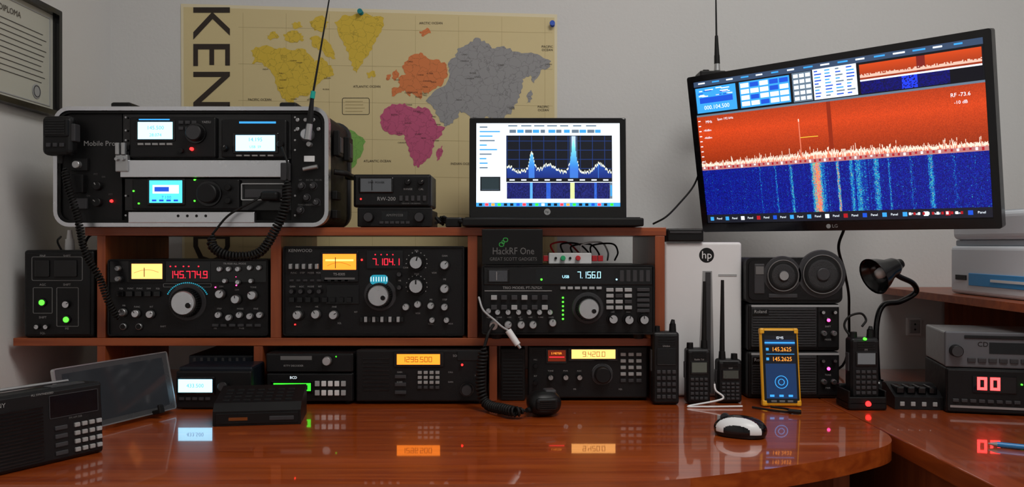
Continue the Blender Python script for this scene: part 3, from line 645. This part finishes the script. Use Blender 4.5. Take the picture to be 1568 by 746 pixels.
for a in(560,730):
    for yy in(.02,.18): d.frus((d.X(a),yy,d.Z(vb-5)),(d.X(a),yy,d.Z(vb)),.007,.006,RUB)
d.box(603,538,680,562,-.003,0,BLG,.001); d.quad(608,542,674,558,-.0035,E_OT); d.seg7('1296.500',616,546,5,8,E_INK,dy=-.004)
for i in range(4):
    for j in range(4): d.box(640+i*9,568+j*7.5,646+i*9,572.5+j*7.5,-.004,0,LAB if j<3 else GRY,.0005)
d.knob(715,596,9,.016,BLK,cap=GRY,skirt=BLG); d.knob(707,558,3,.006,BLK); d.led(708,558,2,E_RL,dy=-.008); d.text('SONY',700,545,3.6,LAB); d.text('COMMUNICATION',722,541,2.6,LAD)
for i in range(9): d.box(556,548+i*6,596,550+i*6,-.0012,0,BLG)
labels(d,[(612,570),(612,585),(612,600),(690,570),(690,585),(730,575)],2.4)
for i in range(3): d.box(605,574+i*12,622,579+i*12,-.004,0,GRY,.0005)
d.box(700,538,742,552,-.0015,0,BLG,.001); d.finish()
y=0.006; vb=vdesk(y)
d=Dev('external_speaker_box',y=y); d.box(766,534,804,vb,0,.15,BLK,.003)
for i in range(14): d.box(770,540+i*5,800,542+i*5,-.0015,0,PAN,.0004)
d.finish()
d=Dev('shortwave_receiver',y=y); d.box(811,532,990,vb-5,.003,.2,BLK,.003); d.box(809,531,992,vb-4,0,.01,PAN,.003,3)
for a in(825,975):
    for yy in(.02,.18): d.frus((d.X(a),yy,d.Z(vb-5)),(d.X(a),yy,d.Z(vb)),.007,.006,RUB)
d.box(870,533,946,552,-.003,0,BLG,.001); d.quad(875,535,942,549,-.0035,E_ORL); d.seg7('9.420.0',892,538,5,8,E_INK,dy=-.004)
d.box(836,534,868,556,-.003,0,BLG,.001); d.quad(839,536,866,553,-.0035,mat('meter_dark_red',(0,0,0),.3,emit=lin(120,35,10),es=.8)); d.text('S METER',852,541,3.2,E_OR,dy=-.004); d.box(841,546,864,547,-.004,-.0036,E_RED)
d.knob(922,573,13,.02,BLK,cap=PAN,skirt=GRY); d.ring(906,557,938,589,15,1,-.001,0,LAB)
sk_(d,[(843,577),(866,577),(887,577)],4.5,.012,m=BLK,cap=STL); d.knob(820,560,4,.01,BLK); d.knob(820,585,4,.01,BLK)
for i in range(3):
    for j in range(5): d.box(950+i*12,540+j*10,958+i*12,545+j*10,-.004,0,LAB if j<4 else GRY,.0006)
labels(d,[(843,568),(866,568),(887,568),(820,551),(820,576),(950,596),(880,596)],2.4); d.finish()
# ------------------------------------------------------------------ left items
d=Dev('power_supply_box',y=0.0); vb=373+(ZC-MIDZ-.0008)/kk(0)
d.box(36,383,143,vb,0,.12,BLK,.006,3); d.box(40,387,139,vb-4,-.003,.002,PAN,.003)
d.ring(50,393,128,430,3,1,-.004,-.002,LAD); d.box(55,398,78,424,-.006,0,BLG,.002); d.box(85,398,120,424,-.006,0,BLG,.002)
d.knob(67,463,7,.004,BLG,y=-.003); d.knob(67,463,4.5,.0055,E_GR,y=-.003); d.knob(104,489,7,.004,BLG,y=-.003); d.knob(104,489,4.5,.0055,E_GR,y=-.003)
d.ring(52,440,82,480,2,1,-.004,-.002,LAD); d.ring(88,440,122,500,2,1,-.004,-.002,LAD)
sk_(d,[(104,466)],6,.01,m=BLK); labels(d,[(67,436),(104,436),(67,486),(104,503),(67,510),(67,392),(104,392)],3.4,dy=-.0036); sk_(d,[(60,500),(74,500)],4,m=BLK)
x=d.X(90); d.frus((x,.04,d.Z(386)),(x,.04,d.Z(366)),.009,.008,WHT); d.frus((x,.04,d.Z(366)),(x,.04,d.Z(352)),.006,.004,WHT)
d.tube(smooth([(x-.02,.05,d.Z(386)),(x-.035,.06,d.Z(370)),(x-.05,.1,d.Z(362))]),.002,RUB); d.tube(smooth([(x+.02,.05,d.Z(386)),(x+.022,.07,d.Z(362)),(x+.03,.10,d.Z(358)),(x+.034,.118,d.Z(380))]),.0025,RUB); d.finish()
d=Dev('portable_receiver',M=TR(-.592,-.386,DESK+.0005,60,-3),k=.001,uc=0,vc=0)
w=192;h=102
d.box(-w,-h,0,0,0,.045,BLK,.005,3); d.box(-w+3,-h+3,-3,-4,-.002,.002,PAN,.003)
d.quad(-80,-92,-10,-62,-.0025,WIN); d.text('SONY',-150,-90,6,LAB,dy=-.003); d.text('PLL SYNTHESIZED',-90,-97,2.8,LAB,dy=-.003)
d.ring(-81,-93,-9,-61,2,1,-.003,-.001,GRY); d.text('FM AM SSB',-44,-58,3,LAD,dy=-.003)
for j in range(4):
    for i in range(4): d.box(-46+i*11,-50+j*11.5,-38+i*11,-44+j*11.5,-.005,0,LAB if i<3 else LGR,.001)
for i in range(4): d.box(-74,-50+i*11.5,-56,-44+i*11.5,-.004,0,GRY,.001)
for i in range(16): d.box(-184,-80+i*4.6,-90,-78+i*4.6,-.0035,0,BLG)
d.box(-70,-h-2,-20,-h+2,.01,.03,GRY,.001); d.frus((-.18,.035,.106),(-.03,.035,.106),.003,.002,STL); d.finish()
d=Dev('tablet_computer',M=TR(-.6,-.105,DESK+.0075,68,-13),k=.001,uc=0,vc=0)
d.box(-232,-104,0,0,0,.008,STL,.004,3); d.quad(-229,-102,-3,-2,-.0004,mat('tablet_bezel',(.06,.062,.066),.3)); d.quad(-218,-94,-14,-10,-.0008,mat('tablet_glass',(.035,.04,.047),.06,coat=1,var=.02)); d.ring(-232,-104,0,0,5,2,-.0012,.001,STL)
for u in(-190,-50):
    d.box(u-6,-6,u+6,1.5,-.018,.02,RUB,.002); d.box(u-6,-14,u+6,-2,-.018,-.013,RUB,.002); d.box(u-5,-70,u+5,0,.010,.016,RUB,.002)
d.finish()
y=-.075; vb=vdesk(y)
d=Dev('mobile_transceiver',y=y); d.box(272,562,386,vb,.003,.08,mat('dark_blue_case',(.006,.009,.015),.4,spec=.3),.004); d.box(270,568,386,vb-1,-.003,.006,PAN,.003)
d.box(271,576,331,604,-.006,-.001,BLG,.002); d.quad(275,580,327,600,-.0065,E_WC); d.text('433.500',301,590,6,E_LB,dy=-.007); d.knob(345,590,8,.014,BLK,cap=GRY,y=-.003)
for i in range(5): d.box(276+i*10,608,283+i*10,612,-.006,-.002,GRY,.0005)
d.finish()
d=Dev('power_converter_box',y=.0); d.box(282,546,384,562,.02,.2,mat('dark_blue_case',(0,0,0)),.004); d.box(284,562,382,vdesk(0),.025,.2,BLK,.003)
for i in range(8): d.box(290+i*11,550,294+i*11,560,.0185,.021,GRY)
d.finish()
# wedge scanner
d=Dev('desktop_scanner',M=TR(-.424,-.21,DESK+.0005,8))
w=.071; pr=[(0,0),(0,.024),(.012,.036),(.09,.052),(.095,.046),(.095,0)]
V=[(-w,a,b) for a,b in pr]+[(w,a,b) for a,b in pr]; n=len(pr)
d.add(V,[list(range(n)),list(range(n,2*n))[::-1]]+[(i,(i+1)%n,n+(i+1)%n,n+i) for i in range(n)],BLK)
d.box3(-w+.004,w-.004,-.002,.004,.003,.021,BLK,.001); d.box3(-.045,-.015,-.003,0,.009,.014,E_INK); d.box3(.02,.06,-.0035,0,.008,.015,GRY,.001)
sl=(.052-.036)/.078
for i in range(7):
    for j in range(4):
        yy=.02+j*.015; z=.036+(yy-.012)*sl; d.box3(-.06+i*.017,-.048+i*.017,yy,yy+.009,z-.002,z+.002,PAN,.001)
d.finish()
# ------------------------------------------------------------------ right of shelf
y=.05; vb=vdesk(y)
d=Dev('desktop_computer_tower',y=y); d.box(1020,373,1134,vb,.004,.33,mat('tower_side',(.55,.57,.6),.4),.004); d.box(1018,371,1136,vb,0,.012,WHT,.008,4)
d.knob(1082,391,11.5,.001,BLG,seg=32); d.text('hp',1082,391,12,WHT,dy=-.0015)
d.poly([(1076,415),(1090,415),(1094,vb-4),(1068,vb-4)],-.0012,0,STL); d.poly([(1080,417),(1088,417),(1088,vb-6),(1074,vb-6)],-.0018,-.001,GRY)  # reflection on the tower front, painted in as tapered silver and grey strips
d.box(1100,420,1128,423,-.001,0,LGR); d.finish()
d=Dev('network_switch',y=.04); k=kk(.04); zt=(373-371)*kk(.05)+.0008
d.box(1022,350,1078,373-zt/k,.002,.12,BLK,.003)
for i in range(4): d.led(1032+i*8,360,1,E_GR if i==1 else GRY,dy=0.0)
d.box(1026,354,1074,357,0,.004,GRY); d.finish()
y=.03; vb=vdesk(y)
GRL=mat('speaker_grille',(.022,.023,.025),.5,bump=.8,scale=900)
def amp(nm,v0,v1,lv,txt):
    d=Dev(nm,y=y); d.box(1145,v0,1286,v1,0,.14,BLK,.005,3); d.box(1150,v0+5,1250,v1-6,-.003,.002,GRL,.002); d.box(1252,v0+4,1283,v1-5,-.002,.002,PAN,.002)
    for i in range(int((v1-v0-14)/4)): d.box(1152,v0+8+i*4,1248,v0+9.6+i*4,-.0045,-.002,GRY)
    d.box(1150,v0+2,1284,v0+5,-.003,0,LGR); d.box(1151,v0+8,1176,v0+17,-.006,-.003,BLG,.001); d.text(txt,1163,v0+12,5,LAB,dy=-.0065)
    d.knob(1267,lv,4,.004,BLG,y=-.002); d.knob(1267,lv,2.6,.006,E_MG,y=-.002); sk_(d,[(1260,lv+20),(1275,lv+20)],4); sk_(d,[(1258,lv-12),(1276,lv-12)],3,m=BLK)
    labels(d,[(1267,lv+30),(1267,lv+10)],2.6,dy=-.0026); d.finish()
amp('amplifier_speaker',465,537.5,490,'Roland'); amp('amplifier_speaker',538.5,vb,564,'Roland')
d=Dev('stereo_speaker_radio',y=y)
d.poly(d.rrect(1142,395,1290,464.3,9),0,.1,BLK); d.poly(d.rrect(1146,399,1286,459,8),-.003,.001,PAN)
for u,v,r in((1197,422,24),(1257,420,30)):
    d.knob(u,v,r,.008,BLK,cap=BLG,skirt=GRY,y=-.002,seg=40); d.knob(u,v,r*.8,.0095,GRL,y=-.002,seg=36); d.knob(u,v,r*.35,.013,GRY,cap=STL if r<25 else GRY,y=-.002,seg=24)
    x,z=d.X(u),d.Z(v); d.tube([(x+r*d.k*.98*math.cos(a*.157),-.0095,z+r*d.k*.98*math.sin(a*.157)) for a in range(41)],.0012,LAD,5)
d.box(1154,404,1170,450,-.005,0,GRY,.002); d.box(1156,408,1168,420,-.006,-.004,LAD); d.box(1176,450,1220,456,-.005,0,GRY,.001)
d.finish()
# yellow rugged phone
p=pt(1197,0,-.052)
d=Dev('rugged_smartphone',M=TR(p.x,-.055,DESK+.0018,-2,-9),k=.001,uc=0,vc=0)
d.box(-36,-144,36,0,0,.011,YEL,.005,3)
for a in(-36,26): d.box(a,-144,a+10,-132,-.0015,.0125,YEL,.003); d.box(a,-12,a+10,0,-.0015,.0125,YEL,.003)
d.poly(d.rrect(-32,-139,32,-6,4),-.001,.001,BLG); d.quad(-28,-130,28,-14,-.0013,E_PH)
d.quad(-28,-130,28,-122,-.0016,E_BK); d.seg7('10:45',-8,-128,2.8,4.5,E_WS,dy=-.002)
d.quad(-28,-112,28,-78,-.0015,E_BK); d.text('145.2625',3,-104,8,E_OR,dy=-.002,sx=.9); d.text('145.2625',3,-86,8,E_OR,dy=-.002,sx=.9)
for v in(-107,-89): d.quad(-26,v,-21,v+5,-.002,E_LB)
d.quad(-28,-118,28,-115,-.0016,E_LB); d.quad(-26,-96,26,-95,-.0018,E_LB); d.ring(-12,-56,12,-32,12,1.2,-.002,-.0013,E_LB); d.ring(-6,-50,6,-38,6,1.2,-.002,-.0013,E_LB)
for i in range(3): d.quad(-22+i*17,-21,-14+i*17,-17,-.002,E_LB)
for i in range(3): d.box(-20+i*15,-11,-10+i*15,-7.5,-.0018,0,LAD)
d.box(-20,-40,20,-1,.025,.03,BLK,.001); d.box(-20,-3,20,-1,.0115,.03,BLK)
d.finish()
# handheld radios
def ht(nm,u,y,w,h,ant,disp=BLG,yaw=0,led_=None,label='Radio',base=.0008,antr=.005,ax=.3):
    p=pt(u,0,y); d=Dev(nm,M=TR(p.x,y,DESK+base,yaw),k=.001,uc=0,vc=0)
    d.box(-w/2,-h,w/2,0,0,.03,BLK,.006,4); d.box(-w/2+2,-h+4,w/2-2,-4,-.003,.004,PAN,.004,3)
    d.box(-w*.36,-h*.78,w*.36,-h*.55,-.005,0,BLG,.001); d.quad(-w*.31,-h*.76,w*.31,-h*.58,-.0054,disp)
    for i in range(4):
        for j in range(5): d.box(-w*.36+i*w*.19,-h*.48+j*h*.085,-w*.36+i*w*.19+w*.14,-h*.48+j*h*.085+h*.05,-.0055,-.001,GRY,.0008)
    for i in range(4): d.box(-w*.3,-h*.95+i*h*.035,w*.3,-h*.935+i*h*.035,-.004,0,BLG)
    d.text(label,0,-h*.81,3.4,LAB,dy=-.0035); d.box(-w/2-2,-h*.75,-w/2+2,-h*.45,.008,.022,GRY,.001)
    d.frus((-w*ax*.001,.015,h*.001-.001),(-w*ax*.001,.015,h*.001+.01),.0065,.006,BLK)
    x=w*ax*.001; d.frus((x,.015,h*.001-.001),(x,.015,h*.001+.014),.007,.006,BLK); d.frus((x,.015,h*.001+.014),(x+.001,.016,(h+ant)*.001),antr,antr*.6,RUB,12)
    if led_: d.knob(-w*.05,-h+1,2.5,.006,led_,y=-.002)
    return d
ht('handheld_radio',1020,-.035,50,136,22,label='Uniden').finish()
ht('handheld_radio',1070,-.03,45,104,126,disp=mat('lcd_dim',(.12,.14,.12),.3),label='Radio Tel').finish()
ht('handheld_radio',1118,-.02,46,82,150,disp=mat('lcd_dim2',(.07,.08,.07),.3),label='VHF',ax=-.25).finish()
ht('handheld_radio',1325,-.075,52,112,20,disp=mat('lcd_dim3',(.2,.23,.25),.3),label='FM',led_=E_GR,base=.018).finish()
p=pt(1325,0,-.075)
d=Dev('charging_cradle',M=TR(p.x,-.075,DESK+.0005)); d.box3(-.035,.035,-.012,.05,0,.017,BLK,.004,3)
for a in(-1,1): d.box3(*sorted((a*.035,a*.031)),-.01,.045,.01,.035,BLK,.002)
d.box3(-.034,.034,-.012,-.006,.01,.024,BLK,.002); d.frus((0,-.012,.012),(0,-.0165,.012),.005,.004,E_RL); d.box3(-.034,.034,.036,.048,.01,.04,BLK,.003); d.finish()
d=Dev('battery_charger',M=TR(pt(1408,0,-.08).x,-.08,DESK+.0005,-6)); pr=[(0,0),(0,.022),(.05,.04),(.07,.04),(.07,0)]; w=.043;n=5
V=[(-w,a,b) for a,b in pr]+[(w,a,b) for a,b in pr]; d.add(V,[list(range(n)),list(range(n,2*n))[::-1]]+[(i,(i+1)%n,n+(i+1)%n,n+i) for i in range(n)],PAN)
for i in range(4): d.box3(-.037+i*.019,-.022+i*.019,.008,.045,.026,.04,BLG,.003); d.box3(-.034+i*.019,-.026+i*.019,-.0015,.002,.006,.014,LAB,.001)
d.finish()
# desk lamp
d=Dev('gooseneck_desk_lamp',M=ID); b=pt(1352,0,.05); bz=DESK+.0006
pf=[(.0,.0),(.045,.0),(.047,.006),(.04,.014),(.012,.02),(.009,.03)]
def lathe(d,o,ax,prof,m,seg=28):
    ax=Vector(ax).normalized(); n=ax.orthogonal().normalized(); t=ax.cross(n); o=Vector(o); V=[]
    for r,h in prof:
        for i in range(seg):
            w=2*math.pi*i/seg; V.append(o+ax*h+n*math.cos(w)*r+t*math.sin(w)*r)
    d.add(V,[(j*seg+i,j*seg+(i+1)%seg,(j+1)*seg+(i+1)%seg,(j+1)*seg+i) for j in range(len(prof)-1) for i in range(seg)],m,True)
lathe(d,(b.x,.07,bz),(0,0,1),pf,BLG)
d.tube(smooth([Vector((b.x,.07,bz+.02)),pt(1343,560,.07),pt(1342,500,.07),pt(1352,468,.08),pt(1378,462,.09),pt(1402,448,.09),pt(1398,434,.07),pt(1378,424,.05),pt(1366,415,.04)]),.0055,BLG,10)
ax=Vector((-.88,-.26,-.36)); st=pt(1374,406,.04)
lathe(d,st,ax,[(.0,-.004),(.012,-.002),(.018,.008),(.021,.025),(.030,.042),(.036,.058),(.037,.060),(.034,.058),(.028,.042),(.016,.026),(.0,.024)],BLG)
lathe(d,st+ax.normalized()*.03,ax,[(0,0),(.008,.001),(.011,.010),(.009,.02),(.0,.024)],WHT,16); d.frus(st-ax.normalized()*.01,st,.009,.012,BLK); d.finish()
# white plug adapter, outlet, cables
d=Dev('power_adapter',M=TR(.602,.18,DESK+.0006,10)); d.box3(-.03,.03,0,.07,0,.07,WHT,.012,4); d.box3(-.022,.022,.01,.06,.065,.112,WHT,.01,4); d.box3(-.024,-.008,-.003,.004,.03,.045,REDP,.002)
d.frus((.01,-.004,.04),(.01,.004,.04),.014,.016,LGR,20); d.tube(smooth([(.0,.03,.108),(-.002,.02,.125),(.02,.01,.13),(.045,.02,.10),(.055,.05,.04),(.05,.06,.006)]),.003,RUB); d.finish()
d=Dev('wall_outlet',y=.4195); d.box(1386,486,1410,514,-.008,0,WHT,.003); d.box(1390,490,1406,510,-.011,-.006,LGR,.002)
for v in(496,504): d.knob(1398,v,1.5,.0006,BLK,y=-.011)
d.finish()
d=Dev('usb_cable',M=ID); d.tube(smooth([pt(1094,588,-.045),pt(1096,598,-.05),pt(1106,611,-.055),Vector((.325,-.058,DESK+.0025)),Vector((.35,-.063,DESK+.0025)),Vector((.375,-.063,DESK+.0025)),Vector((.424,-.062,DESK+.003))]),.0018,WHT); d.finish()
d=Dev('earphone_cable',M=ID); d.tube(smooth([Vector((.44,-.07,DESK+.003)),Vector((.47,-.10,DESK+.003)),Vector((.492,-.11,DESK+.003)),Vector((.50,-.09,DESK+.003)),Vector((.475,-.065,DESK+.003))]),.002,RUB); d.frus((.492,-.115,DESK+.005),(.51,-.125,DESK+.005),.004,.004,BLK); d.finish()
d=Dev('antenna_lead',M=ID); d.tube(smooth([pt(1306,520,-.04),pt(1293,500,-.03),pt(1300,485,-.03),pt(1318,480,-.03),pt(1326,490,-.03),pt(1320,500,-.035)]),.0022,RUB)
d.finish()
# mouse
d=Dev('computer_mouse',M=TR(.359,-.285,DESK+.0008,62))
def mf(v):
    if v.z<-.003: return BLK
    a=abs(v.x)/.027; c=.38+.25*(v.y/.041)**2
    return WHT if c<a<.9 and v.y<.034 else BLG
d.ell((0,0,.010),.027,.041,.021,BLG,96,64,z0=-.45,mf=mf,pw=.85); d.frus((-.003,.024,.026),(.003,.024,.026),.007,.007,GRY,14); d.box3(-.0012,.0012,.012,.036,.02,.0285,LGR,.0005); d.finish()
# ------------------------------------------------------------------ right shelf + printer + stereos
d=Dev('side_shelf',M=ID); d.box3(.892,1.246,-.55,.415,ZC-.121,ZC-.105,SW,.001)
d.box3(1.04,1.246,.39,.41,DESK+.0005,ZC-.121,SWZ); d.box3(1.225,1.246,-.55,.39,DESK+.0005,ZC-.121,SW); d.finish()
d=Dev('inkjet_printer',M=ID); PG=mat('printer_white',(.72,.76,.82),.45); PD=mat('printer_grey',(.38,.42,.48),.45); z=ZC-.105
d.box3(.93,1.23,-.22,.174,z+.0006,z+.10,PG,.008,3); d.box3(.938,1.226,-.212,.168,z+.10,z+.112,PD,.003); d.box3(.932,1.228,-.218,.172,z+.112,z+.168,PG,.012,4)
d.box3(.928,.94,-.20,.10,z+.02,z+.045,mat('printer_label_blue',lin(60,150,215),.4),.001); d.box3(.9265,.94,-.18,.02,z+.03,z+.035,WHT); d.box3(.928,.94,.11,.15,z+.03,z+.04,BLK)
d.box3(.98,1.18,-.15,.1,z+.168,z+.172,PD,.002); d.box3(.96,1.2,-.235,-.2,z+.012,z+.03,PD,.003); d.finish()
MS=TR(.865,-.128,DESK+.0008,-14)
d=Dev('clock_radio',M=MS,k=.001,uc=0,vc=0); d.box(-92,-80,92,0,0,.16,BLK,.004,3); d.box(-90,-78,90,-3,-.003,.002,PAN,.002)
d.box(-50,-68,20,-38,-.005,0,WIN,.001); d.seg7('00',-43,-66,16,23,E_CL,dy=-.0056,th=.3)
for i in range(3): d.led(28+i*8,-55,1.6,E_GR,dy=-.006)
for i in range(8): d.box(-82+i*14,-26,-72+i*14,-20,-.006,0,GRY,.001)
d.knob(68,-40,13,.014,BLK,cap=GRY,tick=LAB); d.box(-86,-14,86,-10,-.004,0,STL); d.finish()
d=Dev('car_stereo',M=TR(.865,-.120,DESK+.0815,-14),k=.001,uc=0,vc=0); d.box(-89,-62,89,0,0,.15,STL,.003); d.box(-91,-64,91,0,-.006,.003,mat('stereo_grey',(.13,.135,.15),.35,.3),.003,3)
d.box(-60,-58,60,-52,-.008,0,BLG,.001); d.text('CD',-30,-42,9,BLK,dy=-.0066); d.knob(-74,-30,11,.014,BLK,cap=GRY,y=-.006); d.quad(-20,-46,50,-26,-.0066,WIN)
for i in range(7): d.box(-55+i*17,-18,-42+i*17,-10,-.009,-.004,GRY,.001)
for i in range(3): d.box(60,-46+i*12,84,-38+i*12,-.009,-.004,BLK,.001)
d.led(40,-36,1.5,E_RL,dy=-.0085); d.finish()
d=Dev('ballpoint_pen',M=ID); a=Vector((.72,-.36,DESK+.0045)); b=Vector((.83,-.42,DESK+.0045)); PB=mat('pen_blue',(.02,.2,.5),.3)
d.frus(a,b,.004,.004,PB,12); d.frus(a,a-(b-a).normalized()*.012,.004,.001,STL,12); d.frus(b,b+(b-a).normalized()*.006,.003,.003,PB,12); d.finish()
d=Dev('drawer_cabinet',M=ID); d.box3(.66,1.2,-.9,-.5,.002,DESK-.04,LGR,.004)
for i in range(3): d.box3(.69,1.17,-.908,-.895,.05+i*.22,.24+i*.22,WHT,.003); d.box3(.87,.99,-.925,-.905,.17+i*.22,.185+i*.22,STL,.003)
d.finish()
# ------------------------------------------------------------------ lights
d=Dev('ceiling_light',M=ID); d.box3(.05,.95,-1.6,-.8,2.56,2.5995,WHT,.01); d.box3(.08,.92,-1.57,-.83,2.553,2.562,mat('lamp_diffuser',(.8,.8,.8),.5,emit=(1,.97,.92),es=2)); d.finish()
l=bpy.data.lights.new('ceiling_lamp_light','AREA'); l.shape='RECTANGLE'; l.size=.85; l.size_y=.75; l.energy=19.5; l.color=(1,.975,.935)
o=bpy.data.objects.new('ceiling_lamp_light',l); o.location=(.5,-1.2,2.54); bpy.context.scene.collection.objects.link(o)
w=bpy.data.worlds.new('World'); bpy.context.scene.world=w; w.use_nodes=True; w.node_tree.nodes['Background'].inputs[0].default_value=(.3,.35,.4,1); w.node_tree.nodes['Background'].inputs[1].default_value=.2
sc=bpy.context.scene; sc.view_settings.view_transform='Standard'
c=bpy.data.cameras.new('camera'); co=bpy.data.objects.new('camera',c); sc.collection.objects.link(co)
co.location=(0,-1.6,ZC); co.rotation_euler=(math.pi/2,0,0); c.sensor_width=36; c.lens=36*1280/1568; c.clip_start=.02; sc.camera=co
